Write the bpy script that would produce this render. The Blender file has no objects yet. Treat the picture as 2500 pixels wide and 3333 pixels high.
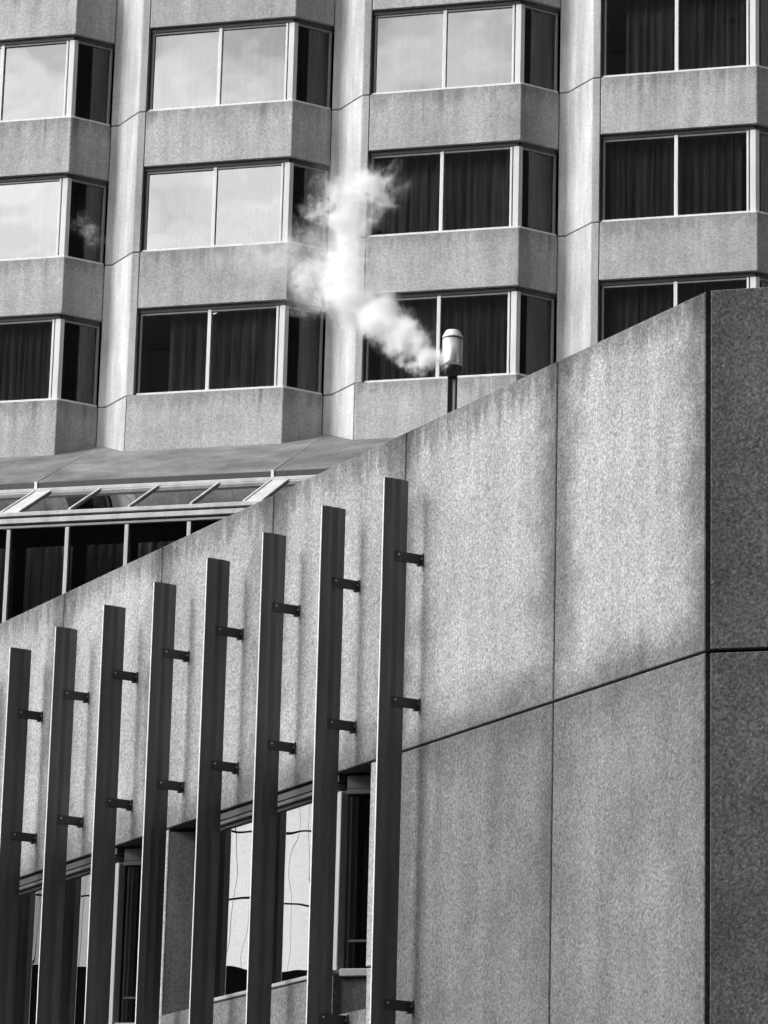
import bpy, bmesh, math, random
from math import sin, cos, pi, radians
from mathutils import Vector, Matrix

random.seed(7)
scene = bpy.context.scene
col = scene.collection

# ------------------------------------------------------------------ camera
F_PX, PITCH, ROLL = 12262.2, 0.2710, 0.0256
cam_data = bpy.data.cameras.new('camera')
cam_data.sensor_fit = 'HORIZONTAL'
cam_data.sensor_width = 24.0
cam_data.lens = 24.0 * F_PX / 2500.0
cam_data.clip_end = 3000.0
cam = bpy.data.objects.new('camera', cam_data)
cam.matrix_world = (Matrix.Translation((0, 0, 1.6)) @ Matrix.Rotation(pi / 2 + PITCH, 4, 'X')
                    @ Matrix.Rotation(ROLL, 4, 'Z'))
col.objects.link(cam)
scene.camera = cam

# ------------------------------------------------------------------ sky, sun, exposure
SUN_TO = Vector((-0.97, -0.24, 0.0)).normalized()      # plan direction towards the sun
SUN_EL = radians(38)
world = bpy.data.worlds.new('World')
scene.world = world
world.use_nodes = True
wn = world.node_tree
wn.nodes.clear()
wo = wn.nodes.new('ShaderNodeOutputWorld')
bg = wn.nodes.new('ShaderNodeBackground')
bg.inputs['Strength'].default_value = 0.12
sky = wn.nodes.new('ShaderNodeTexSky')
sky.sky_type = 'NISHITA'
sky.sun_disc = False
sky.sun_elevation = SUN_EL
sky.sun_rotation = math.atan2(SUN_TO.x, SUN_TO.y)
sky.dust_density = 2.5
grey = wn.nodes.new('ShaderNodeRGBToBW')
wn.links.new(sky.outputs['Color'], grey.inputs['Color'])
# broken bright cloud all over the sky
tc = wn.nodes.new('ShaderNodeTexCoord')
cmap = wn.nodes.new('ShaderNodeMapping')
cmap.inputs['Scale'].default_value = (1.0, 1.0, 2.2)
wn.links.new(tc.outputs['Generated'], cmap.inputs['Vector'])
cn = wn.nodes.new('ShaderNodeTexNoise')
cn.inputs['Scale'].default_value = 10.0
cn.inputs['Detail'].default_value = 6.0
cn.inputs['Roughness'].default_value = 0.55
wn.links.new(cmap.outputs['Vector'], cn.inputs['Vector'])
cr = wn.nodes.new('ShaderNodeMapRange')
cr.inputs['From Min'].default_value = 0.38
cr.inputs['From Max'].default_value = 0.66
cr.inputs['To Min'].default_value = 1.0
cr.inputs['To Max'].default_value = 2.3
wn.links.new(cn.outputs['Fac'], cr.inputs['Value'])
mul = wn.nodes.new('ShaderNodeMath')
mul.operation = 'MULTIPLY'
wn.links.new(grey.outputs['Val'], mul.inputs[0])
wn.links.new(cr.outputs['Result'], mul.inputs[1])
wn.links.new(mul.outputs['Value'], bg.inputs['Color'])
wn.links.new(bg.outputs['Background'], wo.inputs['Surface'])

sun_data = bpy.data.lights.new('sun', 'SUN')
sun_data.energy = 1.5
sun_data.angle = radians(24)
sun_data.color = (1.0, 1.0, 1.0)
sun = bpy.data.objects.new('sun', sun_data)
sdir = Vector((SUN_TO.x * cos(SUN_EL), SUN_TO.y * cos(SUN_EL), sin(SUN_EL)))
sun.rotation_euler = (-sdir).to_track_quat('-Z', 'Y').to_euler()
sun.location = (-40, 0, 60)
col.objects.link(sun)

scene.view_settings.view_transform = 'Standard'
scene.view_settings.look = 'None'
scene.view_settings.gamma = 1.0
scene.view_settings.use_curve_mapping = False
scene.view_settings.exposure = 0.95

scene.render.engine = 'CYCLES'
cy = scene.cycles
cy.use_denoising = True
cy.max_bounces = 18
cy.diffuse_bounces = 4
cy.glossy_bounces = 5
cy.transparent_max_bounces = 16
cy.volume_bounces = 16
cy.caustics_reflective = False
cy.caustics_refractive = False
cy.volume_step_rate = 0.3
cy.volume_max_steps = 256

# ------------------------------------------------------------------ frames of the place
A_W = 0.5172                       # long wall
B_T = 1.309                        # tower front and end wall
CORNER = Vector((2.6711, 30.0532, 0.0))
TOWER = Vector((-1.929, 66.7801, 0.0))
M_WALL = Matrix.Translation(CORNER) @ Matrix.Rotation(A_W - pi / 2, 4, 'Z')    # x = -s, y = inwards
M_END = Matrix.Translation(CORNER) @ Matrix.Rotation(B_T - pi / 2, 4, 'Z')     # x to the right, y inwards
M_TOWER = Matrix.Translation(TOWER) @ Matrix.Rotation(B_T - pi / 2, 4, 'Z')    # x = u, y inwards
END_IN_WALL = M_WALL.inverted() @ M_END


def ray(px, py):
    x, y = px - 1250.0, py - 1666.5
    X = x * cos(ROLL) + y * sin(ROLL)
    Y = -x * sin(ROLL) + y * cos(ROLL)
    r, u = X / F_PX, -Y / F_PX
    return Vector((r, cos(PITCH) - u * sin(PITCH), sin(PITCH) + u * cos(PITCH)))


def at_depth(px, py, depth):
    d = ray(px, py)
    return Vector((0, 0, 1.6)) + d * (depth / d.y)


# ------------------------------------------------------------------ materials
class Nodes:
    def __init__(self, name):
        self.m = bpy.data.materials.new(name)
        self.m.use_nodes = True
        self.t = self.m.node_tree
        self.t.nodes.clear()
        self.out = self.t.nodes.new('ShaderNodeOutputMaterial')

    def n(self, kind, **kw):
        nd = self.t.nodes.new(kind)
        for k, v in kw.items():
            setattr(nd, k, v)
        return nd

    def l(self, a, b):
        self.t.links.new(a, b)

    def math(self, op, a, b=None, c=None, clamp=False):
        nd = self.n('ShaderNodeMath', operation=op)
        nd.use_clamp = clamp
        for i, v in enumerate((a, b, c)):
            if v is None:
                continue
            if isinstance(v, (int, float)):
                nd.inputs[i].default_value = v
            else:
                self.l(v, nd.inputs[i])
        return nd.outputs[0]

    def rng(self, v, f0, f1, t0, t1, smooth=False):
        nd = self.n('ShaderNodeMapRange')
        if smooth:
            nd.interpolation_type = 'SMOOTHSTEP'
        self.l(v, nd.inputs['Value'])
        for k, x in zip(('From Min', 'From Max', 'To Min', 'To Max'), (f0, f1, t0, t1)):
            nd.inputs[k].default_value = x
        return nd.outputs['Result']

    def noise(self, vec, scale, detail=3.0, rough=0.55, stretch=None):
        if stretch:
            mp = self.n('ShaderNodeMapping')
            mp.inputs['Scale'].default_value = stretch
            self.l(vec, mp.inputs['Vector'])
            vec = mp.outputs['Vector']
        nd = self.n('ShaderNodeTexNoise')
        nd.inputs['Scale'].default_value = scale
        nd.inputs['Detail'].default_value = detail
        nd.inputs['Roughness'].default_value = rough
        self.l(vec, nd.inputs['Vector'])
        return nd.outputs['Fac']


def concrete(name, base, speck=0.22, streak=0.2, blotch=0.15, edge=0.0, head=0.0, bump=0.35, grain=38.0, pale_specks=0.0, runs=0.0):
    """exposed-aggregate precast: pebbles, blotches, rain streaks, dirty panel edges and dirty heads"""
    k = Nodes(name)
    geo = k.n('ShaderNodeNewGeometry')
    P = geo.outputs['Position']
    info = k.n('ShaderNodeObjectInfo')
    off = k.n('ShaderNodeVectorMath', operation='SCALE')
    off.inputs[0].default_value = (31.0, 17.0, 11.0)
    k.l(info.outputs['Random'], off.inputs['Scale'])
    add = k.n('ShaderNodeVectorMath', operation='ADD')
    k.l(P, add.inputs[0])
    k.l(off.outputs[0], add.inputs[1])
    V = add.outputs[0]
    g1 = k.noise(V, grain, 2.0, 0.6)
    vor = k.n('ShaderNodeTexVoronoi')
    vor.inputs['Scale'].default_value = grain * 1.25
    k.l(V, vor.inputs['Vector'])
    cell = k.n('ShaderNodeRGBToBW')
    k.l(vor.outputs['Color'], cell.inputs['Color'])
    f = k.rng(g1, 0.3, 0.7, 1.0 - speck, 1.0 + speck)
    f = k.math('MULTIPLY', f, k.rng(cell.outputs['Val'], 0.1, 0.9, 1.0 - speck * 0.75, 1.0 + speck * 0.75))
    pit = k.rng(k.noise(V, grain * 0.45, 3.0, 0.65), 0.62, 0.74, 1.0, 1.0 - speck * 1.1)
    f = k.math('MULTIPLY', f, pit)
    f = k.math('MULTIPLY', f, k.rng(k.noise(V, 1.1, 4.0, 0.6), 0.3, 0.7, 1.0 - blotch, 1.0 + blotch))
    st = k.noise(V, 3.2, 4.0, 0.6, (1.0, 1.0, 0.09))
    f = k.math('MULTIPLY', f, k.rng(st, 0.35, 0.65, 1.0 - streak, 1.0 + streak * 0.6))
    fine = k.noise(V, 14.0, 3.0, 0.6, (1.0, 1.0, 0.12))
    f = k.math('MULTIPLY', f, k.rng(fine, 0.3, 0.7, 1.0 - streak * 0.45, 1.0 + streak * 0.3))
    if edge or head:
        tc = k.n('ShaderNodeTexCoord')
        sep = k.n('ShaderNodeSeparateXYZ')
        k.l(tc.outputs['UV'], sep.inputs[0])       # UV in metres from the panel's lower left corner is baked below
        wob = k.rng(k.noise(V, 2.4, 4.0, 0.6), 0.2, 0.8, -0.2, 0.3)
        if edge:
            uvd = k.n('ShaderNodeAttribute', attribute_name='edge_dist')
            d = k.math('ADD', uvd.outputs['Fac'], wob)
            f = k.math('MULTIPLY', f, k.rng(d, 0.0, 0.62, 1.0 - edge, 1.0, True))
        if head:
            hd = k.n('ShaderNodeAttribute', attribute_name='head_dist')
            drip = k.rng(k.noise(V, 9.0, 4.0, 0.65, (1, 1, 0.22)), 0.3, 0.7, -0.2, 0.24)
            d = k.math('ADD', hd.outputs['Fac'], drip)
            f = k.math('MULTIPLY', f, k.rng(d, 0.0, 0.42, 1.0 - head, 1.0, True))
    if runs:
        hd = k.n('ShaderNodeAttribute', attribute_name='head_dist')
        run = k.rng(k.noise(V, 4.5, 3.0, 0.6, (1, 1, 0.05)), 0.56, 0.68, 0.0, runs, True)
        run = k.math('MULTIPLY', run, k.rng(hd.outputs['Fac'], 0.0, 1.0, 1.0, 0.15, True))
        f = k.math('MULTIPLY', f, k.math('SUBTRACT', 1.0, run))
    f = k.math('MULTIPLY', f, k.rng(info.outputs['Random'], 0.0, 1.0, 0.92, 1.08))
    val = k.math('MULTIPLY', f, base)
    if pale_specks:  # pale aggregate specks added to the base colour
        gl = k.rng(k.noise(V, 46.0, 1.0, 0.5), 0.70, 0.76, 0.0, pale_specks)
        val = k.math('ADD', val, gl)
    bs = k.n('ShaderNodeBsdfPrincipled')
    bs.inputs['Roughness'].default_value = 0.92
    bs.inputs['Specular IOR Level'].default_value = 0.25
    k.l(val, bs.inputs['Base Color'])
    bp = k.n('ShaderNodeBump')
    bp.inputs['Strength'].default_value = bump
    bp.inputs['Distance'].default_value = 0.012
    k.l(g1, bp.inputs['Height'])
    k.l(bp.outputs['Normal'], bs.inputs['Normal'])
    k.l(bs.outputs['BSDF'], k.out.inputs['Surface'])
    return k.m


def painted(name, base, rough=0.45, metallic=0.0, var=0.12, streak=0.1, spec=0.5):
    k = Nodes(name)
    geo = k.n('ShaderNodeNewGeometry')
    P = geo.outputs['Position']
    f = k.rng(k.noise(P, 5.0, 4.0, 0.6, (1, 1, 0.15)), 0.3, 0.7, 1 - streak, 1 + streak)
    f = k.math('MULTIPLY', f, k.rng(k.noise(P, 60.0, 2.0), 0.3, 0.7, 1 - var, 1 + var))
    val = k.math('MULTIPLY', f, base)
    bs = k.n('ShaderNodeBsdfPrincipled')
    bs.inputs['Metallic'].default_value = metallic
    bs.inputs['Specular IOR Level'].default_value = spec
    k.l(val, bs.inputs['Base Color'])
    k.l(k.rng(k.noise(P, 25.0, 3.0), 0.3, 0.7, rough * 0.85, rough * 1.15), bs.inputs['Roughness'])
    k.l(bs.outputs['BSDF'], k.out.inputs['Surface'])
    return k.m


def glass(name, reflect, tint, wave=0.02, wave_scale=1.2):
    """coated window glass: a mirror film over a tinted, see-through pane"""
    k = Nodes(name)
    geo = k.n('ShaderNodeNewGeometry')
    info = k.n('ShaderNodeObjectInfo')
    off = k.n('ShaderNodeVectorMath', operation='SCALE')
    off.inputs[0].default_value = (13.0, 29.0, 7.0)
    k.l(info.outputs['Random'], off.inputs['Scale'])
    add = k.n('ShaderNodeVectorMath', operation='ADD')
    k.l(geo.outputs['Position'], add.inputs[0])
    k.l(off.outputs[0], add.inputs[1])
    h = k.noise(add.outputs[0], wave_scale, 1.0, 0.4)
    bp = k.n('ShaderNodeBump')
    bp.inputs['Strength'].default_value = 1.0
    bp.inputs['Distance'].default_value = wave
    k.l(h, bp.inputs['Height'])
    gl = k.n('ShaderNodeBsdfGlossy')
    gl.inputs['Roughness'].default_value = 0.0
    gl.inputs['Color'].default_value = (0.95, 0.95, 0.95, 1)
    k.l(bp.outputs['Normal'], gl.inputs['Normal'])
    tr = k.n('ShaderNodeBsdfTransparent')
    tr.inputs['Color'].default_value = (tint, tint, tint, 1)
    lw = k.n('ShaderNodeLayerWeight')
    lw.inputs['Blend'].default_value = 0.35
    fac = k.rng(lw.outputs['Fresnel'], 0.0, 1.0, reflect, 1.0)
    mx = k.n('ShaderNodeMixShader')
    k.l(fac, mx.inputs['Fac'])
    k.l(tr.outputs[0], mx.inputs[1])
    k.l(gl.outputs[0], mx.inputs[2])
    k.l(mx.outputs[0], k.out.inputs['Surface'])
    return k.m


def cloth(name, base, lo=0.45, hi=1.5):
    k = Nodes(name)
    geo = k.n('ShaderNodeNewGeometry')
    info = k.n('ShaderNodeObjectInfo')
    f = k.rng(k.noise(geo.outputs['Position'], 9.0, 3.0, 0.6, (1, 1, 0.05)), 0.3, 0.7, lo, hi)  # vertical colour bands stand in for light and shade in the folds
    f = k.math('MULTIPLY', f, k.rng(info.outputs['Random'], 0, 1, 0.75, 1.25))
    bs = k.n('ShaderNodeBsdfPrincipled')
    bs.inputs['Roughness'].default_value = 1.0
    bs.inputs['Specular IOR Level'].default_value = 0.0
    k.l(k.math('MULTIPLY', f, base), bs.inputs['Base Color'])
    k.l(bs.outputs['BSDF'], k.out.inputs['Surface'])
    return k.m


MAT = dict(
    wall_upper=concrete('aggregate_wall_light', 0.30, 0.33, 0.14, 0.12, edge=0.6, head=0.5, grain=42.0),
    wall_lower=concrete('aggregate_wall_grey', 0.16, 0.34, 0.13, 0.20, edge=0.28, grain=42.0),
    end_wall=concrete('aggregate_wall_shaded', 0.11, 0.46, 0.16, 0.24, edge=0.15, head=0.1, pale_specks=0.16),  # end wall base colour lowered to carry its shade
    recess=concrete('aggregate_recess_shaded', 0.055, 0.26, 0.35, 0.2),  # splays and soffits darkened in the base colour to stand for recess shade
    spandrel=concrete('precast_spandrel', 0.44, 0.17, 0.16, 0.12, head=0.28, bump=0.25, grain=26.0, runs=0.32),
    pilaster=concrete('precast_pilaster', 0.43, 0.10, 0.22, 0.10, bump=0.12, grain=26.0),
    canopy=concrete('canopy_concrete', 0.15, 0.14, 0.12, 0.4, bump=0.12, grain=24.0),
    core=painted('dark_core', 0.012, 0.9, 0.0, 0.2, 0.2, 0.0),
    fin=painted('fin_dark_paint', 0.115, 0.42, 0.0, 0.12, 0.28, 0.45),
    bracket=painted('bracket_dark_steel', 0.045, 0.5, 0.0, 0.2, 0.2, 0.4),
    bright_edge=painted('fin_pale_edge', 0.7, 0.5, 0.0, 0.05, 0.06, 0.5),  # outer edge in a paler colour than the blade
    bolt=painted('bolt_zinc', 0.45, 0.4, 0.8, 0.1, 0.1),
    alu=painted('anodised_aluminium', 0.74, 0.42, 0.0, 0.06, 0.1, 0.5),
    alu_soft=painted('weathered_aluminium', 0.52, 0.5, 0.0, 0.1, 0.2, 0.4),
    alu_dark=painted('dark_frame', 0.05, 0.4, 0.0, 0.1, 0.15, 0.5),
    alu_grey=painted('grey_frame', 0.30, 0.4, 0.0, 0.08, 0.1, 0.5),
    rail_dim=painted('dim_rail', 0.075, 0.4, 0.0, 0.1, 0.12, 0.4),
    glass=glass('hotel_glass', 0.34, 0.94, 0.0035, 1.1),
    glass_low=glass('wing_glass', 0.72, 0.2, 0.003, 1.1),
    glass_side=glass('side_glass', 0.0, 0.45, 0.003, 1.0),
    glass_dark=glass('wing_side_glass', 0.0, 0.12, 0.003, 1.0),
    glass_roof=glass('skylight_glass', 0.03, 0.45, 0.004, 1.0),
    curtain=cloth('curtain_cloth', 0.62, 0.3, 1.6),
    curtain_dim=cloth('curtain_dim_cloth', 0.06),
    sheer=cloth('sheer_cloth', 0.6, 0.15, 1.6),
    steel=painted('stainless', 0.75, 0.33, 0.6, 0.05, 0.15),
    steel_dark=painted('vent_black_steel', 0.03, 0.35, 0.3, 0.1, 0.1),
    steel_white=painted('vent_white_cap', 0.8, 0.4, 0.0, 0.05, 0.05),
    sealant=painted('sealant', 0.3, 0.8, 0.0, 0.1, 0.1),
    asphalt=painted('asphalt', 0.06, 0.9, 0.0, 0.3, 0.2, 0.3),
    gravel=painted('roof_gravel', 0.20, 0.95, 0.0, 0.4, 0.2, 0.1),
    block_dark=painted('block_dark_facade', 0.018, 0.6, 0.0, 0.2, 0.2, 0.2),
    block_band=painted('block_dark_band', 0.018, 0.7, 0.0, 0.2, 0.2, 0.2),
    mirror=painted('mirror_cladding', 0.92, 0.16, 1.0, 0.0, 0.02),
)


# ------------------------------------------------------------------ mesh helpers
def link(name, mesh, mat, parent=None, loc=(0, 0, 0), rotz=0.0):
    o = bpy.data.objects.new(name, mesh)
    if mat is not None and not mesh.materials:
        mesh.materials.append(MAT[mat] if isinstance(mat, str) else mat)
    o.location = loc
    o.rotation_euler = (0, 0, rotz)
    o.parent = parent
    col.objects.link(o)
    return o


def thing(name, label, cat, M, group=None):
    o = bpy.data.objects.new(name, None)
    o.empty_display_size = 0.3
    o.matrix_world = M
    o['label'] = label
    o['category'] = cat
    if group:
        o['group'] = group
    col.objects.link(o)
    return o


def finish(bm, name, bevel=0.0, smooth=False):
    bmesh.ops.recalc_face_normals(bm, faces=bm.faces)
    if bevel > 0:
        es = [e for e in bm.edges if len(e.link_faces) == 2 and e.calc_face_angle(0) > 0.5]
        bmesh.ops.bevel(bm, geom=es, offset=bevel, segments=1, affect='EDGES', profile=0.5)
    me = bpy.data.meshes.new(name)
    bm.to_mesh(me)
    bm.free()
    if smooth:
        for p in me.polygons:
            p.use_smooth = True
    return me


def add_prism(bm, pts, z0, z1):
    """plan polygon pts (x, y) extruded from z0 to z1"""
    lo = [bm.verts.new((x, y, z0)) for x, y in pts]
    hi = [bm.verts.new((x, y, z1)) for x, y in pts]
    n = len(pts)
    bm.faces.new(lo[::-1])
    bm.faces.new(hi)
    for i in range(n):
        j = (i + 1) % n
        bm.faces.new((lo[i], lo[j], hi[j], hi[i]))


def prism(name, pts, z0, z1, bevel=0.0):
    bm = bmesh.new()
    add_prism(bm, pts, z0, z1)
    return finish(bm, name, bevel)


def add_box(bm, x0, x1, y0, y1, z0, z1):
    add_prism(bm, [(x0, y0), (x1, y0), (x1, y1), (x0, y1)], z0, z1)


def box(name, x0, x1, y0, y1, z0, z1, bevel=0.0):
    bm = bmesh.new()
    add_box(bm, x0, x1, y0, y1, z0, z1)
    return finish(bm, name, bevel)


def slant_bar(name, pa, pb, wx, wz, bevel=0.0):
    """bar between two points whose section is wx across x and wz thick, for rafters"""
    bm = bmesh.new()
    vs = []
    for p in (pa, pb):
        for dx, dz in ((-wx / 2, 0), (wx / 2, 0), (wx / 2, wz), (-wx / 2, wz)):
            vs.append(bm.verts.new((p[0] + dx, p[1], p[2] + dz)))
    for q in ((0, 1, 2, 3), (7, 6, 5, 4), (0, 4, 5, 1), (1, 5, 6, 2), (2, 6, 7, 3), (3, 7, 4, 0)):
        bm.faces.new([vs[i] for i in q])
    return finish(bm, name, bevel)


def panel(name, x0, x1, z0, z1, y0=0.0, y1=0.22, bevel=0.008, M=None, step=0.2, head=True, edge_sides='LRB'):
    """wall panel with a finely divided face that stores its distances to edges and head"""
    bm = bmesh.new()
    nx = max(2, int(round((x1 - x0) / step)))
    nz = max(2, int(round((z1 - z0) / step)))
    xs = [x0 + bevel] + [x0 + (x1 - x0) * i / nx for i in range(1, nx)] + [x1 - bevel]
    zs = [z0 + bevel] + [z0 + (z1 - z0) * i / nz for i in range(1, nz)] + [z1 - bevel]
    g = [[bm.verts.new((x, y0, z)) for x in xs] for z in zs]
    for i in range(len(zs) - 1):
        for j in range(len(xs) - 1):
            bm.faces.new((g[i][j], g[i][j + 1], g[i + 1][j + 1], g[i + 1][j]))
    loop = ([g[0][j] for j in range(len(xs))] + [g[i][-1] for i in range(1, len(zs))]
            + [g[-1][j] for j in range(len(xs) - 2, -1, -1)] + [g[i][0] for i in range(len(zs) - 2, 0, -1)])

    def ring(y, full):
        r = []
        for v in loop:
            x, z = v.co.x, v.co.z
            if full:
                x = x0 if abs(x - xs[0]) < 1e-6 else x1 if abs(x - xs[-1]) < 1e-6 else x
                z = z0 if abs(z - zs[0]) < 1e-6 else z1 if abs(z - zs[-1]) < 1e-6 else z
            r.append(bm.verts.new((x, y, z)))
        return r
    r1 = ring(y0 + bevel, True)
    r2 = ring(y1, True)
    n = len(loop)
    for a_, b_ in ((loop, r1), (r1, r2)):
        for i in range(n):
            j = (i + 1) % n
            bm.faces.new((a_[i], a_[j], b_[j], b_[i]))
    bm.faces.new(r2)
    bmesh.ops.recalc_face_normals(bm, faces=bm.faces)
    me = bpy.data.meshes.new(name)
    ed = [min([9.0] + ([v.co.x - x0] if 'L' in edge_sides else []) + ([x1 - v.co.x] if 'R' in edge_sides else [])
              + ([v.co.z - z0] if 'B' in edge_sides else []) + ([z1 - v.co.z] if 'T' in edge_sides else [])) for v in bm.verts]
    hd = [(z1 - v.co.z) if head else 9.0 for v in bm.verts]
    if M is not None:
        bm.transform(M)
    bm.to_mesh(me)
    bm.free()
    me.attributes.new('edge_dist', 'FLOAT', 'POINT').data.foreach_set('value', ed)
    me.attributes.new('head_dist', 'FLOAT', 'POINT').data.foreach_set('value', hd)
    return me


def lathe(name, prof, seg=40, smooth=True):
    bm = bmesh.new()
    rings = []
    for r, z in prof:
        rings.append([bm.verts.new((r * cos(2 * pi * i / seg), r * sin(2 * pi * i / seg), z)) for i in range(seg)])
    for a_, b_ in zip(rings, rings[1:]):
        for i in range(seg):
            j = (i + 1) % seg
            bm.faces.new((a_[i], a_[j], b_[j], b_[i]))
    bm.faces.new(rings[0][::-1])
    bm.faces.new(rings[-1])
    me = finish(bm, name)
    if smooth:
        for p in me.polygons:
            p.use_smooth = len(p.vertices) == 4
    return me


def curtain_mesh(name, path, z0, z1, wl=0.16, amp=0.07, seed=0):
    """pleated cloth hanging along a plan path of two points"""
    rnd = random.Random(seed)
    (xa, ya), (xb, yb) = path
    L = math.hypot(xb - xa, yb - ya)
    tx, ty = (xb - xa) / L, (yb - ya) / L
    nx, ny = -ty, tx
    n = max(24, int(L / 0.016))
    ph, s, offs = 0.0, 0.0, []
    w = wl
    for i in range(n + 1):
        if i % 8 == 0:
            w = wl * rnd.uniform(0.65, 1.5)
            am = amp * rnd.uniform(0.6, 1.3)
        ph += 2 * pi * (L / n) / w
        offs.append(am * sin(ph))
    bm = bmesh.new()
    lo, hi = [], []
    for i in range(n + 1):
        t = L * i / n
        for lst, z, k in ((lo, z0, 1.0), (hi, z1, 0.75)):
            lst.append(bm.verts.new((xa + tx * t + nx * offs[i] * k, ya + ty * t + ny * offs[i] * k, z)))
    for i in range(n):
        bm.faces.new((lo[i], lo[i + 1], hi[i + 1], hi[i]))
    me = bpy.data.meshes.new(name)
    bm.to_mesh(me)
    bm.free()
    for p in me.polygons:
        p.use_smooth = True
    return me


# ------------------------------------------------------------------ ground
g = link('ground', box('ground', -900, 900, -900, 900, -0.5, 0.0), 'asphalt')
g['kind'] = 'structure'

# ------------------------------------------------------------------ hotel tower
BAY, FRONT, SILL1, STOREY, WIN_H = 4.437, 2.927, 28.2116, 2.85, 1.719
FX, FY = 0.603, 0.607             # facet end
COLS = range(-2, 3)
tower = thing('hotel_tower', 'concrete hotel tower with angled bay windows and pale pilasters', 'building', M_TOWER)


def with_heads(me, z1, front=0.12):
    """store distance below the upper edge for the dirt under the sills"""
    hd = [(z1 - v.co.z) for v in me.vertices]
    me.attributes.new('edge_dist', 'FLOAT', 'POINT').data.foreach_set('value', [9.0] * len(hd))
    me.attributes.new('head_dist', 'FLOAT', 'POINT').data.foreach_set('value', hd)
    return me


def sliced_prism(name, pts, z0, z1, n, bevel):
    bm = bmesh.new()
    rows = []
    zs = [z0 + (z1 - z0) * i / n for i in range(n + 1)]
    for z in zs:
        rows.append([bm.verts.new((x, y, z)) for x, y in pts])
    m = len(pts)
    bm.faces.new(rows[0][::-1])
    bm.faces.new(rows[-1])
    for a_, b_ in zip(rows, rows[1:]):
        for i in range(m):
            j = (i + 1) % m
            bm.faces.new((a_[i], a_[j], b_[j], b_[i]))
    me = finish(bm, name, bevel)
    return with_heads(me, z1)


sp_pts = [(-FRONT + 0.012, 0.0), (0.0, 0.0), (FX - 0.012, FY - 0.012), (FX - 0.012, 1.0), (-FRONT + 0.012, 1.0)]
sp_h = STOREY - WIN_H
spandrel_me = sliced_prism('spandrel', sp_pts, -sp_h, 0.0, 6, 0.01)
foot_pts = [(-FRONT - 0.125, -0.004), (0.0, -0.004), (FX - 0.012, FY - 0.016), (FX - 0.012, 1.0), (-FRONT - 0.125, 1.0)]
foot_me = sliced_prism('foot_spandrel', foot_pts, -2.2, 0.0, 8, 0.01)
pi_pts = [(FX, FY), (FX + 0.15, FY), (FX + 0.757, 0.0), (BAY - FRONT, 0.0), (BAY - FRONT, 0.95), (FX, 0.95)]
pilaster_me = prism('pilaster_panel', pi_pts, 0.0, STOREY - 0.016, 0.012)
pi_foot = [(FX, FY), (FX + 0.15, FY), (FX + 0.757, 0.0), (BAY - FRONT - 0.13, 0.0), (BAY - FRONT - 0.13, 0.95), (FX, 0.95)]
pilaster_foot_me = prism('pilaster_foot', pi_foot, -2.2, -0.016, 0.012)

SB = 0.12                                              # glass set back from the concrete
CX, CY_ = -0.05, SB                                    # corner of the glass line
EX, EY = FX - 0.085, FY + 0.085                        # its far end on the facet
ux, uy = (EX - CX), (EY - CY_)
ul = math.hypot(ux, uy)
ux, uy = ux / ul, uy / ul
H = WIN_H


def along(t, o=0.0):                                   # point on the facet line, o inwards
    return (CX + ux * t - uy * o, CY_ + uy * t + ux * o)


def facet_box(bm, t0, t1, o0, o1, z0, z1):
    add_prism(bm, [along(t0, o0), along(t1, o0), along(t1, o1), along(t0, o1)], z0, z1)


bm = bmesh.new()                                       # dark surround: head, left jamb and bed
add_box(bm, -FRONT + 0.006, CX, SB - 0.05, SB + 0.09, H - 0.085, H - 0.001)
facet_box(bm, 0.002, ul, -0.05, 0.09, H - 0.085, H - 0.001)
add_box(bm, -FRONT + 0.006, -FRONT + 0.045, SB - 0.02, SB + 0.09, 0.001, H - 0.086)
win_frame_me = finish(bm, 'window_frame', 0.004)
bm = bmesh.new()                                       # slim grey frame members round the panes
add_box(bm, -FRONT + 0.046, -0.20, SB - 0.03, SB + 0.03, H - 0.125, H - 0.086)
facet_box(bm, 0.06, ul - 0.05, -0.03, 0.03, H - 0.125, H - 0.086)
add_box(bm, -FRONT + 0.046, -FRONT + 0.085, SB - 0.03, SB + 0.03, 0.05, H - 0.126)
trim_me = finish(bm, 'window_trim', 0.004)
bm = bmesh.new()
facet_box(bm, ul - 0.05, ul, -0.04, 0.03, 0.05, H - 0.086)
side_jamb_me = finish(bm, 'side_jamb', 0.004)
mull_me = box('mullion', -1.545, -1.475, SB - 0.045, SB + 0.05, 0.05, H - 0.086, 0.006)
bm = bmesh.new()                                       # corner post: slim mullion, dark slot, broad post
add_box(bm, -0.205, -0.165, SB - 0.04, SB + 0.05, 0.05, H - 0.086)
add_prism(bm, [(-0.14, SB - 0.045), (-0.035, SB - 0.045), along(0.06, -0.045), along(0.06, 0.05), (-0.14, SB + 0.06)], 0.05, H - 0.086)
post_me = finish(bm, 'corner_post', 0.005)
bm = bmesh.new()                                       # sill rail
add_prism(bm, [(-FRONT + 0.03, SB - 0.07), (CX + 0.03, SB - 0.07), (CX + 0.03, SB + 0.07), (-FRONT + 0.03, SB + 0.07)], 0.002, 0.05)
facet_box(bm, -0.0, ul, -0.07, 0.07, 0.003, 0.049)
sill_me = finish(bm, 'sill_rail', 0.005)


def pane_quad(name, p0, p1, z0, z1, th=0.012):
    dx, dy = p1[0] - p0[0], p1[1] - p0[1]
    L = math.hypot(dx, dy)
    nx, ny = -dy / L, dx / L
    bm = bmesh.new()
    # a single clear sheet facing outwards: real thickness is hidden in the frame rebates
    vs = [bm.verts.new((p[0], p[1], z)) for p, z in ((p0, z0), (p1, z0), (p1, z1), (p0, z1))]
    bm.faces.new(vs)
    me = bpy.data.meshes.new(name)
    bm.to_mesh(me)
    bm.free()
    return me


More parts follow.
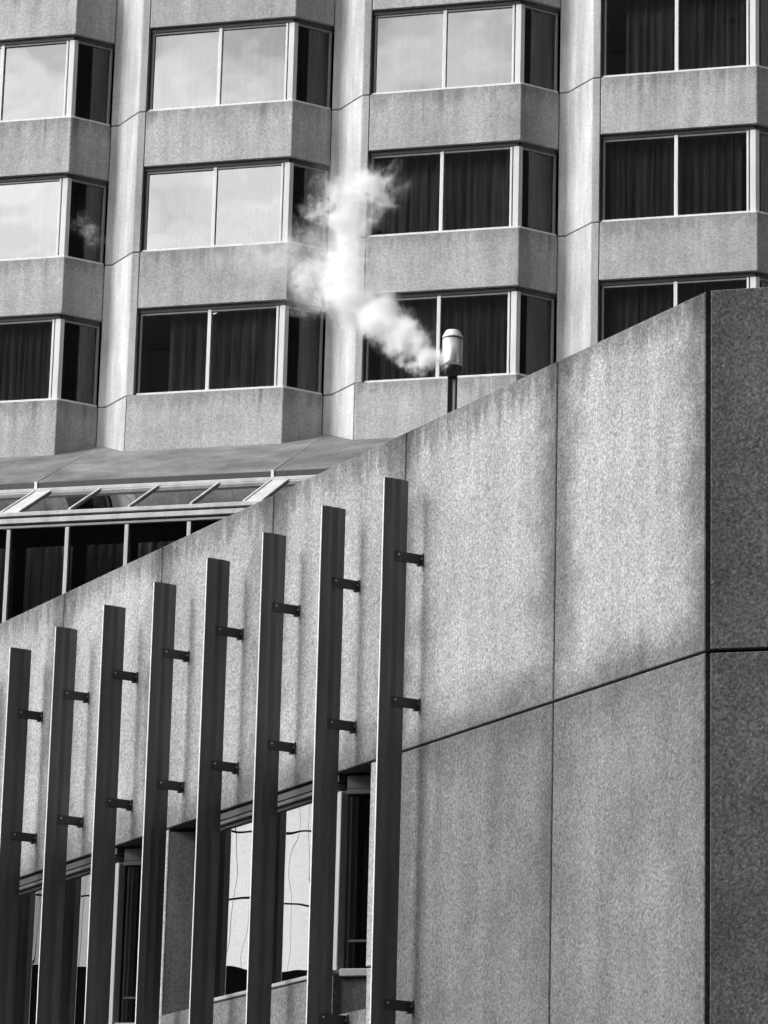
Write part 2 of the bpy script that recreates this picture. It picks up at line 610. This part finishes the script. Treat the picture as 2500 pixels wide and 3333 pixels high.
pane_l = pane_quad('pane', (-FRONT + 0.07, SB), (-1.53, SB), 0.045, H - 0.1)
pane_r = pane_quad('pane', (-1.49, SB), (-0.19, SB), 0.045, H - 0.1)
pane_s = pane_quad('side_pane', along(0.05), along(ul - 0.03), 0.045, H - 0.1)
slot_me = box('post_slot', -0.167, -0.138, SB, SB + 0.03, 0.05, H - 0.086)
curt_meshes = []
for i, (g0, g1) in enumerate(((0.02, 0.0), (0.30, 0.02), (0.06, 0.12), (0.45, 0.0), (0.0, 0.22), (0.12, 0.05), (0.22, 0.30))):
    curt_meshes.append(curtain_mesh('curtain', ((-FRONT + 0.08 + g0, 0.42 + 0.03 * (i % 3)), (-0.12 - g1, 0.42)), 0.02, H, wl=0.13 + 0.02 * (i % 4), seed=i))
side_curt = curtain_mesh('side_curtain', (along(0.1, 0.3), along(ul + 0.1, 0.3)), 0.02, H, seed=77)

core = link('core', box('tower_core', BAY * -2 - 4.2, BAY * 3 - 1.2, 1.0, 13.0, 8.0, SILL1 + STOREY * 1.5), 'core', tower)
ci = 0
for c in COLS:
    x = c * BAY
    for r in range(0, 4):                               # r = storey counted down; r 0 is above the picture
        z = SILL1 - STOREY * (r - 1)
        if r < 3:
            link('spandrel', spandrel_me, 'spandrel', tower, (x, 0, z))
            link('pilaster_panel', pilaster_me, 'pilaster', tower, (x, 0, z))
        else:
            link('spandrel', foot_me, 'spandrel', tower, (x, 0, z))
            link('pilaster_panel', pilaster_me, 'pilaster', tower, (x, 0, z))
            link('pilaster_foot', pilaster_foot_me, 'pilaster', tower, (x, 0, z))
        if r == 0:
            continue
        w = link('window', win_frame_me, 'alu_dark', tower, (x, 0, z))
        link('trim', trim_me, 'alu_grey', w)
        link('side_jamb', side_jamb_me, 'alu_grey', w)
        link('mullion', mull_me, 'alu', w)
        link('corner_post', post_me, 'alu', w)
        link('post_slot', slot_me, 'alu_dark', w)
        link('sill_rail', sill_me, 'alu', w)
        for me in (pane_l, pane_r):
            p = link('pane', me, 'glass', w)
            p.rotation_euler = (radians(random.uniform(-0.25, 0.25)), 0, radians(random.uniform(-0.12, 0.12)))
        link('side_pane', pane_s, 'glass_side', w)
        link('curtain', curt_meshes[(ci * 3) % 7].copy(), 'sheer' if (r == 1 and c < 2) or (r == 2 and c < 1) else 'curtain', w)
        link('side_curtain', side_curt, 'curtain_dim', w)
        ci += 1

# ------------------------------------------------------------------ glazed atrium below the tower
atrium = thing('glazed_atrium', 'low glazed link with sloping skylight and concrete canopy below the tower', 'atrium', M_TOWER)
RZ0, RM = 21.42, 0.5025
EDGE_V = -2.58


def slope_z(v):
    return RZ0 + RM * v


for c in COLS:                                          # canopy slabs, one per bay, joints at the notch
    xa, xb = (c - 1) * BAY + 0.64, c * BAY + 0.625
    bm = bmesh.new()
    vs = []
    for x in (xa, xb):
        for v, dz in ((0.66, 0.0), (EDGE_V, 0.0), (EDGE_V, -0.10), (0.66, -0.30)):
            vs.append(bm.verts.new((x, v, slope_z(v) + dz)))
    for q in ((0, 1, 2, 3), (7, 6, 5, 4), (0, 4, 5, 1), (1, 5, 6, 2), (2, 6, 7, 3), (3, 7, 4, 0)):
        bm.faces.new([vs[i] for i in q])
    link('canopy_slab', finish(bm, 'canopy_slab', 0.006), 'canopy', atrium)
    link('fascia', box('fascia', xa, xb, EDGE_V - 0.012, EDGE_V + 0.05, slope_z(EDGE_V) - 0.135, slope_z(EDGE_V) - 0.012, 0.004), 'alu_dark', atrium)
    link('joint_strip', slant_bar('joint_strip', (xb + 0.0075, EDGE_V - 0.02, slope_z(EDGE_V) - 0.006), (xb + 0.0075, 0.6, slope_z(0.6) - 0.006), 0.013, 0.009), 'sealant', atrium)
    link('joint_cover', box('joint_cover', xb - 0.02, xb + 0.035, EDGE_V - 0.03, EDGE_V + 0.02, slope_z(EDGE_V) - 0.14, slope_z(EDGE_V) + 0.005, 0.004), 'alu', atrium)

GV0, GZ0 = -2.62, 19.93
GV1, GZ1 = -4.245, 19.08
X0, X1 = COLS[0] * BAY - 3.7, COLS[-1] * BAY + 0.9
link('gutter', box('gutter', X0, X1, -2.70, -2.56, 19.905, 19.975, 0.008), 'alu_soft', atrium)
link('head_rail', box('head_rail', X0, X1, -2.74, -2.60, 19.84, 19.89, 0.006), 'alu_soft', atrium)
link('eaves_rail', box('eaves_rail', X0, X1, -4.33, -4.20, 18.995, 19.068, 0.008), 'alu_soft', atrium)
link('eaves_rail', box('eaves_rail', X0, X1, -4.315, -4.20, 18.868, 18.960, 0.008), 'alu_soft', atrium)
link('transom', box('transom', X0, X1, -4.29, -4.21, 18.785, 18.832, 0.006), 'alu_grey', atrium)
for c in COLS:
    o = c * BAY
    cuts = [-3.49, -2.55, -1.46, -0.33, 0.63]
    for x in cuts:
        link('rafter', slant_bar('rafter', (o + x, GV0, GZ0 - 0.02), (o + x, GV1, GZ1 - 0.02), 0.045, 0.06, 0.006), 'alu_soft', atrium)
    for xa, xb in zip(cuts, cuts[1:]):
        bm = bmesh.new()
        q = [bm.verts.new((o + x, v, z)) for x, v, z in ((xa + 0.02, GV0, GZ0), (xa + 0.02, GV1, GZ1), (xb - 0.02, GV1, GZ1), (xb - 0.02, GV0, GZ0))]
        bm.faces.new(q[::-1] if False else q)
        me = bpy.data.meshes.new('skylight_pane')
        bm.to_mesh(me)
        bm.free()
        link('skylight_pane', me, 'glass_roof', atrium)
    bm = bmesh.new()                                    # pale closing strip between bays
    vs = []
    for x in (o + 0.655, o + BAY - 3.515):
        for v, z in ((GV0, GZ0 - 0.01), (GV1, GZ1 - 0.01), (GV1, GZ1 + 0.02), (GV0, GZ0 + 0.02)):
            vs.append(bm.verts.new((x, v, z)))
    for q in ((0, 1, 2, 3), (7, 6, 5, 4), (0, 4, 5, 1), (1, 5, 6, 2), (2, 6, 7, 3), (3, 7, 4, 0)):
        bm.faces.new([vs[i] for i in q])
    link('closing_strip', finish(bm, 'closing_strip', 0.004), 'alu_soft', atrium)
    muls = [-3.63, -2.55, -1.46, -0.33]
    for x in muls:
        link('mullion', box('mullion', o + x - 0.036, o + x + 0.036, -4.30, -4.16, 12.6, 18.765, 0.006), 'alu_soft', atrium)
    for xa, xb in zip(muls, muls[1:] + [muls[0] + BAY]):
        link('pane', pane_quad('pane', (o + xa + 0.04, -4.245), (o + xb - 0.04, -4.245), 12.7, 18.78), 'glass_roof', atrium)
        link('curtain', curtain_mesh('curtain', ((o + xa + 0.05 + random.uniform(0, 0.25), -3.85), (o + xb - 0.05, -3.85)), 12.7, 18.55, wl=0.17, amp=0.035, seed=int(o * 10 + xa * 100)), 'curtain', atrium)
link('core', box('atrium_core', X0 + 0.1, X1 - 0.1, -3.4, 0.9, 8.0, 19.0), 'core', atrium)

# ------------------------------------------------------------------ concrete wing: long wall, end wall, window bays
ZT, ZJ, ZSILL, ZLEDGE = 11.955, 8.834, 6.91, 6.505
wing = thing('concrete_wing', 'low concrete wing of aggregate panels with recessed windows behind dark fins', 'building', M_WALL)
GAP = 0.017
joints = [0.016, 2.335, 5.01, 7.66, 10.16, 12.60, 15.2, 17.8, 20.4]
for sa, sb in zip(joints, joints[1:]):                  # upper band
    link('wall_panel', panel('wall_panel', -sb + GAP / 2, -sa - GAP / 2, ZJ + 0.012, ZT, 0.0, 0.24), 'wall_upper', wing)
low_bot = 0.0
# blank lower panels beside the corner
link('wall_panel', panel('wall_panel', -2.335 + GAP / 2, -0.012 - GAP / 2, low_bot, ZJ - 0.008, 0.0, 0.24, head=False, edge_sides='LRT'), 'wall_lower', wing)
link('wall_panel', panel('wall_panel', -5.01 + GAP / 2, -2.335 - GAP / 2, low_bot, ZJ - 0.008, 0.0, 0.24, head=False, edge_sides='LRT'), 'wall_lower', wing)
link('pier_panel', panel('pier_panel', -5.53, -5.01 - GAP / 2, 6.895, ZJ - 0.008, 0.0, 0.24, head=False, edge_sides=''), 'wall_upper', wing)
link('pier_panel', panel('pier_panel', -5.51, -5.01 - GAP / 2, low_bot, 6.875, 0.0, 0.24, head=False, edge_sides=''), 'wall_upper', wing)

PER = 4.82
for b in range(3):                                      # window bays, s grows away from the corner
    s0 = 5.53 + PER * b                                 # jamb of the pier
    sp = s0 + 0.68                                      # corner post of the glass
    sw = s0 + 3.42                                      # far end of the flat window
    sf = s0 + 4.22                                      # start of the concrete splay, flush with the wall
    se = s0 + PER                                       # next pier jamb
    rec = 0.085
    # pier flush with the wall
    if b < 2:
        link('pier_panel', panel('pier_panel', -se, -sf, ZLEDGE + 0.02, ZJ - 0.008, 0.0, 0.22, head=False, edge_sides=''), 'wall_upper', wing)
    # splayed concrete reveal, running into the recess (seen facing the street)
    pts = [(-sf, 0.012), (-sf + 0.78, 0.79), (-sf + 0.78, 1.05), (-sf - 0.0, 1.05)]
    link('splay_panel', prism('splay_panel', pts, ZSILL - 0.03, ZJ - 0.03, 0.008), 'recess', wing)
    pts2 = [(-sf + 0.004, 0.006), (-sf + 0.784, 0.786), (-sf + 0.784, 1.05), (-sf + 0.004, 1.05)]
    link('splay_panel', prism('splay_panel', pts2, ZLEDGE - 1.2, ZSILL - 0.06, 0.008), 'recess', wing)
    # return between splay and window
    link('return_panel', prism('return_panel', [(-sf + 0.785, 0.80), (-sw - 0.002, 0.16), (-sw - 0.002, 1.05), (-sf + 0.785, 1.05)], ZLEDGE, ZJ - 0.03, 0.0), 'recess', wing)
    # apron below the window and ledge below the splayed glass
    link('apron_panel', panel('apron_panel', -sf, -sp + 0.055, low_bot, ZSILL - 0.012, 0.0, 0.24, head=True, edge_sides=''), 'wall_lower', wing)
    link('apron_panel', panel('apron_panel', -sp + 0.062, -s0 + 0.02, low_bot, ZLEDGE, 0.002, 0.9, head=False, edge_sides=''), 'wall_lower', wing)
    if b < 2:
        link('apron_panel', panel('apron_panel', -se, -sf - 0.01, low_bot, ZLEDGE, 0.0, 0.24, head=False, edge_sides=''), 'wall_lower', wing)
    # flat window
    win = link('window', box('window_head', -sw, -sp, rec - 0.05, rec + 0.08, ZJ - 0.075, ZJ - 0.004, 0.004), 'alu_dark', wing)
    link('head_rail', box('head_rail', -sw, -sp, rec - 0.075, rec + 0.04, ZJ - 0.135, ZJ - 0.095, 0.006), 'rail_dim', win)
    link('frame', box('frame', -sw, -sp, rec - 0.03, rec + 0.05, ZJ - 0.17, ZJ - 0.136, 0.003), 'alu_dark', win)
    link('pane', pane_quad('pane', (-sw, rec), (-sp + 0.01, rec), ZSILL + 0.02, ZJ - 0.15), 'glass_low', win)
    link('sill', box('sill', -sw, -sp + 0.06, -0.02, rec + 0.06, ZSILL - 0.008, ZSILL + 0.034, 0.008), 'alu_grey', win)
    link('corner_post', box('corner_post', -sp - 0.035, -sp + 0.05, rec - 0.045, rec + 0.06, ZSILL + 0.034, ZJ - 0.17, 0.006), 'alu_grey', win)
    # splayed glass, turning into the recess
    fx0, fy0 = -sp + 0.055, rec + 0.03
    L = 0.98
    dxx, dyy = cos(pi / 4), sin(pi / 4)

    def fp(t, o=0.0):
        return (fx0 + dxx * t - dyy * o, fy0 + dyy * t + dxx * o)

    def fbox(name, t0, t1, o0, o1, z0, z1, bv=0.004):
        return prism(name, [fp(t0, o0), fp(t1, o0), fp(t1, o1), fp(t0, o1)], z0, z1, bv)
    link('side_head', fbox('side_head', 0, L, -0.04, 0.08, ZJ - 0.15, ZJ - 0.02), 'alu_dark', win)
    link('side_rail', fbox('side_rail', 0, L, -0.06, 0.04, ZJ - 0.205, ZJ - 0.155), 'alu_dark', win)
    link('side_pane', pane_quad('side_pane', fp(0), fp(L), ZSILL + 0.05, ZJ - 0.2), 'glass_dark', win)
    link('side_transom', fbox('side_transom', 0.05, L, -0.02, 0.04, ZSILL + 0.30, ZSILL + 0.325), 'alu_dark', win)
    link('side_sill', fbox('side_sill', -0.02, L, -0.07, 0.06, ZSILL - 0.03, ZSILL + 0.045, 0.008), 'alu_grey', win)
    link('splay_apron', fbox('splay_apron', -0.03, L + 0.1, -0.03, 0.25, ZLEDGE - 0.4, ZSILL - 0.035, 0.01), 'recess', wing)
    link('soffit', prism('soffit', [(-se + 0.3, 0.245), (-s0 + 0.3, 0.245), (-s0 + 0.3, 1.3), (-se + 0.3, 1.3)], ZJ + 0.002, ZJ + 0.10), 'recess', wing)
    link('inner_curtain', curtain_mesh('inner_curtain', ((-sw, 0.7), (-sp - 0.15, 0.7)), ZSILL, ZJ - 0.1, wl=0.2, seed=300 + b), 'curtain', win)

# end wall facing the street
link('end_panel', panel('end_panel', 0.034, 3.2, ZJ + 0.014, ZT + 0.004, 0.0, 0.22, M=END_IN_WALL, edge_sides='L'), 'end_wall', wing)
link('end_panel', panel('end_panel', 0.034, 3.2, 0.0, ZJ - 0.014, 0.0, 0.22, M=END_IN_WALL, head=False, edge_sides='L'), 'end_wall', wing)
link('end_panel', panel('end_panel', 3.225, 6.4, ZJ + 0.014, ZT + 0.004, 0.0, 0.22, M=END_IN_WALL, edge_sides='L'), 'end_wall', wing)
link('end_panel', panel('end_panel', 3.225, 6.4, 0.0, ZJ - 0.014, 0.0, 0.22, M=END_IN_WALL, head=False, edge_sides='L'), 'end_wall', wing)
# dark core and flat roof behind the panels
e1 = END_IN_WALL @ Vector((6.3, 0.08, 0))
e0 = END_IN_WALL @ Vector((0.1, 0.08, 0))
e2 = END_IN_WALL @ Vector((6.3, 6.0, 0))
lowpts = [(-20.3, 1.25), (-5.3, 1.25), (-5.3, 0.06), (e0.x - 0.05, 0.06), (e1.x, e1.y), (e2.x, e2.y), (-20.3, 6.0)]
link('core', prism('wing_core', lowpts, 0.0, ZJ - 0.002), 'core', wing)
hipts = [(-20.3, 0.06), (e0.x - 0.05, 0.06), (e1.x, e1.y), (e2.x, e2.y), (-20.3, 6.0)]
link('core', prism('upper_core', hipts, ZJ + 0.105, ZT - 0.5), 'core', wing)
link('roof', prism('wing_roof', [(x, y + 0.02) for x, y in hipts], ZT - 0.498, ZT - 0.44), 'gravel', wing)
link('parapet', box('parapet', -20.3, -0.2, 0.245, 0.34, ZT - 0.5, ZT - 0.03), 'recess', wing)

# ------------------------------------------------------------------ fins
FIN_TOP, FIN_BOT, P_OUT, P_IN = 11.362, 5.2, 0.4215, 0.158
prof = [(0.413, 0.0085), (0.346, 0.0240), (0.300, 0.0150), (0.250, 0.0260), (0.200, 0.013), (P_IN, 0.005)]
fin_pts = [(t, -p) for p, t in prof] + [(-t, -p) for p, t in prof[::-1]]
bm = bmesh.new()
add_prism(bm, fin_pts, FIN_BOT, FIN_TOP)
fin_me = finish(bm, 'fin_blade')
edge_me = box('edge_strip', -0.009, 0.009, -P_OUT, -0.4135, FIN_BOT, FIN_TOP - 0.001, 0.003)
brk_me = box('bracket', 0.022, 0.032, -0.287, -0.004, -0.098, 0.0, 0.003)
flange_me = box('wall_flange', 0.033, 0.057, -0.016, -0.002, -0.112, 0.006, 0.003)
tab_me = box('lower_tab', 0.014, 0.050, -0.06, -0.017, -0.116, -0.099, 0.003)


def bolt_mesh(name, axis):
    bm = bmesh.new()
    bmesh.ops.create_cone(bm, cap_ends=True, segments=6, radius1=0.0105, radius2=0.0095, depth=0.014)
    bm.transform(Matrix.Rotation(pi / 2, 4, axis))
    return finish(bm, name)


bolt_face = bolt_mesh('bolt', 'Y')
bolt_wall = bolt_mesh('bolt', 'X')
ordinal = ['first', 'second', 'third', 'fourth', 'fifth', 'sixth', 'seventh', 'eighth']
BR_Z = [10.665, 9.278, 6.475]
for k in range(9):
    s = 4.6786 + 1.2 * k
    lab = ('dark metal fin beside the blank concrete panels, first of its row' if k == 0
           else f'dark metal blade fin, {ordinal[k]} in the row counted from the blank panels' if k < 8
           else 'dark metal blade fin, ninth in the row counted from the blank panels')
    fin = thing('sunshade_fin', lab, 'fin', M_WALL @ Matrix.Translation((-s, 0, 0)), 'dark blade fins standing along the window wall')
    link('blade', fin_me, 'fin', fin)
    link('edge_strip', edge_me, 'bright_edge', fin)
    for z in BR_Z:
        br = link('bracket', brk_me, 'bracket', fin, (0, 0, z))
        link('wall_flange', flange_me, 'bracket', br)
        link('lower_tab', tab_me, 'bracket', br)
        link('bolt', bolt_face, 'bolt', br, (0.039, -0.262, -0.036))
        link('bolt', bolt_wall, 'bolt', br, (0.043, -0.023, -0.048))

# ------------------------------------------------------------------ steam vent on the roof behind the parapet
VD = 39.0
vb = at_depth(1471, 1228, VD)
sc_ = VD / F_PX * 1.035                                   # metres per photo pixel there
ROOF_Z = ZT - 0.44
vent = thing('steam_vent', 'cylindrical steel steam vent with pale cap on twin dark posts', 'vent', Matrix.Translation((vb.x, vb.y, ROOF_Z)))
h0 = vb.z - ROOF_Z
R = 34 * sc_
link('barrel', lathe('barrel', [(R * 0.985, 0.118), (R * 0.985, 0.16), (R * 0.985, 0.44)], 48), 'steel', vent, (0, 0, h0))
link('collar', lathe('collar', [(R * 0.40, -0.01), (R * 0.52, 0.02), (R * 0.92, 0.045), (R * 1.03, 0.065), (R * 1.03, 0.085), (R * 0.99, 0.105), (R * 0.985, 0.117)], 48), 'steel_dark', vent, (0, 0, h0))
link('cap', lathe('cap', [(R * 1.0, 0.4415), (R * 1.02, 0.446), (R * 1.0, 0.458), (R * 0.70, 0.522), (R * 0.64, 0.528), (R * 0.3, 0.530)], 48, False), 'steel_white', vent, (0, 0, h0))
link('cap_lip', lathe('cap_lip', [(R * 0.986, 0.430), (R * 1.012, 0.4305), (R * 1.012, 0.441), (R * 0.986, 0.4412)], 48), 'steel_dark', vent, (0, 0, h0))
link('post', box('post', -0.046, 0.008, -0.03, 0.03, 0.0, h0 + 0.02, 0.004), 'steel_dark', vent)
link('post', box('post', 0.036, 0.060, -0.03, 0.03, 0.0, h0 + 0.02, 0.004), 'steel_dark', vent)
link('sunlit_strip', lathe('sunlit_strip', [(0.0125, 0.0), (0.0125, h0 + 0.01)], 16), 'alu', vent, (0.0225, -0.01, 0.0))  # pale rod added to stand for a sunlit strip on the post
link('base_plate', box('base_plate', -0.14, 0.15, -0.12, 0.12, 0.0, 0.015, 0.003), 'steel_dark', vent)

# ------------------------------------------------------------------ steam
D2S = 2500.0 / 1659.0
blobs = [  # x, y, radius in picture units, density weight
    (948, 792, 14, 1.2), (934, 783, 22, 1.5), (915, 768, 30, 1.6), (893, 748, 36, 1.7), (868, 724, 40, 1.6), (842, 700, 40, 1.5),
    (815, 682, 46, 1.5), (784, 658, 50, 1.4), (752, 632, 52, 1.3), (722, 606, 46, 1.1), (700, 580, 42, .9), (735, 560, 48, 1.1),
    (758, 520, 48, 1.1), (750, 478, 48, 1.1), (735, 440, 42, 1), (770, 420, 44, 1), (802, 400, 44, .9), (830, 382, 34, .7),
    (846, 362, 24, .5), (700, 452, 34, .8), (668, 452, 28, .6), (822, 440, 36, .7), (806, 480, 30, .6), (664, 622, 38, .7), (690, 650, 34, .7),
    (660, 585, 44, .45), (790, 560, 34, .5), (640, 505, 40, .25), (860, 400, 26, .4),
    (610, 560, 60, .16), (560, 545, 46, .10), (640, 660, 40, .22), (720, 370, 36, .2), (700, 400, 30, .25), (880, 690, 30, .25), (760, 590, 50, .9)]
wisps = [(192, 505, 30, .5), (172, 480, 24, .35), (210, 520, 20, .35)]


def steam(name, label, items, depth, dens, voxel, drift, erode=0.55):
    cs = []
    for x, y, r, w in items:
        c = at_depth(x * D2S, y * D2S, depth + drift * (items[0][0] - x) / 300.0 + random.uniform(-0.12, 0.12))
        cs.append((c, r * D2S * depth / F_PX * 1.12, w))
    origin = cs[0][0].copy()
    bm = bmesh.new()
    for c, r, w in cs:
        bmesh.ops.create_icosphere(bm, subdivisions=2, radius=r * 1.75, matrix=Matrix.Translation(c - origin))
    me = bpy.data.meshes.new(name)
    bm.to_mesh(me)
    bm.free()
    tmp = bpy.data.objects.new('tmp', me)
    col.objects.link(tmp)
    md = tmp.modifiers.new('remesh', 'REMESH')
    md.mode = 'VOXEL'
    md.voxel_size = voxel
    dg = bpy.context.evaluated_depsgraph_get()
    me2 = bpy.data.meshes.new_from_object(tmp.evaluated_get(dg))
    bpy.data.objects.remove(tmp)
    me2.name = name
    k = Nodes(name)
    geo = k.n('ShaderNodeNewGeometry')
    P = geo.outputs['Position']
    # billowing: push the lookup point about with noise
    nz = k.n('ShaderNodeTexNoise')
    nz.inputs['Scale'].default_value = 3.0
    nz.inputs['Detail'].default_value = 6.0
    nz.inputs['Roughness'].default_value = 0.62
    k.l(P, nz.inputs['Vector'])
    sub = k.n('ShaderNodeVectorMath', operation='SUBTRACT')
    sub.inputs[1].default_value = (0.5, 0.5, 0.5)
    k.l(nz.outputs['Color'], sub.inputs[0])
    scl = k.n('ShaderNodeVectorMath', operation='SCALE')
    scl.inputs['Scale'].default_value = 0.68
    k.l(sub.outputs[0], scl.inputs[0])
    ad = k.n('ShaderNodeVectorMath', operation='ADD')
    k.l(P, ad.inputs[0])
    k.l(scl.outputs[0], ad.inputs[1])
    tot = None
    for c, r, w in cs:
        d = k.n('ShaderNodeVectorMath', operation='DISTANCE')
        d.inputs[1].default_value = c
        k.l(ad.outputs[0], d.inputs[0])
        v = k.rng(d.outputs['Value'], 0.0, r * 1.45, w, 0.0, True)
        tot = v if tot is None else k.math('MAXIMUM', tot, v)
    fn = k.noise(ad.outputs[0], 10.0, 7.0, 0.68)
    er = k.rng(fn, 0.34, 0.66, -erode * 1.15, 0.3)
    t2 = k.math('ADD', tot, k.math('MULTIPLY', er, k.rng(tot, 0.0, 0.5, 0.6, 1.0)))
    t2 = k.math('MAXIMUM', t2, 0.0)
    t2 = k.math('MULTIPLY', t2, k.rng(tot, 0.0, 0.12, 0.0, 1.0))
    den = k.math('MULTIPLY', k.math('POWER', t2, 1.6), dens)
    pv = k.n('ShaderNodeVolumePrincipled')
    pv.inputs['Color'].default_value = (0.995, 0.995, 0.995, 1)
    pv.inputs['Anisotropy'].default_value = 0.0
    k.l(den, pv.inputs['Density'])
    k.l(pv.outputs[0], k.out.inputs['Volume'])
    o = link(name, me2, k.m, None, origin)
    o['kind'] = 'stuff'
    o['label'] = label
    o['category'] = 'steam'
    return o


steam('steam_plume', 'white billowing steam drifting from the roof vent', blobs, VD, 12.0, 0.06, 1.3)
steam('steam_wisp', 'thin wisp of steam before a dark side window', wisps, VD + 3.0, 9.0, 0.05, 0.0)

veil = [(610, 560, 62, .7), (545, 548, 54, .6), (660, 600, 50, .7), (690, 530, 56, .7), (480, 545, 44, .5), (720, 400, 44, .6), (420, 520, 40, .4)]
steam('steam_veil', 'faint thin veil of steam drifting off beside the thick plume', veil, VD + 2.6, 5.0, 0.06, 0.0, 0.5)

# ------------------------------------------------------------------ buildings across the street, mirrored in the windows, and unseen blocks added for shade
def dark_block(label, x0, x1, h):
    t = thing('office_block', label, 'building', Matrix.Translation(((x0 + x1) / 2, -14, 0)))
    w = (x1 - x0) / 2
    link('body', box('block_body', -w, w, -30, 0, 0, h), 'block_dark', t)
    me = box('floor_band', -w + 0.02, w - 0.02, 0.004, 0.04, 0, 1.1)
    z = 4.0
    while z < h - 1.5:
        link('floor_band', me, 'block_band', t, (0, 0, z))
        z += 3.6


dark_block('dark office block across the street with the lowest roof', -100, -49.6, 57.6)
dark_block('dark office block across the street between a lower and a taller one', -49.3, -38.8, 64.0)
dark_block('dark tall office block across the street beside the middle one', -38.5, -15.3, 67.5)
dark_block('unseen dark broad block behind the photographer, added to cut sky light', -15, 75, 125.0)  # unseen mass added to darken the end wall and bay facets
t = thing('office_block', 'dark tall block added beside the hotel tower to darken its side panes and bays', 'building', Matrix.Translation((47, 62, 0)))
link('body', box('block_body', -15, 15, -32, 34, 0, 140), 'block_dark', t)  # made this tall to keep sky light off the bay facets
me = box('floor_band', -15.04, -15.004, -31.98, 33.98, 0, 1.1)
for i in range(37):
    link('floor_band', me, 'block_band', t, (0, 0, 4.0 + 3.6 * i))

face_n = Vector((0.86, -0.51, 0)).normalized()
MB = Matrix.Translation((-38.6, 61.5, 0)) @ Matrix.Rotation(math.atan2(face_n.y, face_n.x) + pi / 2, 4, 'Z')
mb = thing('mirror_block', 'mirror clad office block with dark joint grid, seen in wing windows', 'building', MB)
link('podium', box('mirror_podium', -16, 16, 0.0, 14, 0, 13.8), 'block_dark', mb)
link('body', box('mirror_body', -8.4, 6.7, 0.065, 13.9, 13.8, 26.3), 'asphalt', mb)
mp = box('cladding_pane', -0.204, 0.204, 0.0, 0.06, 0.02, 1.525)
for i in range(36):
    for j in range(8):
        link('cladding_pane', mp, 'mirror', mb, (-8.2 + 0.42 * i, 0, 13.85 + 1.55 * j))
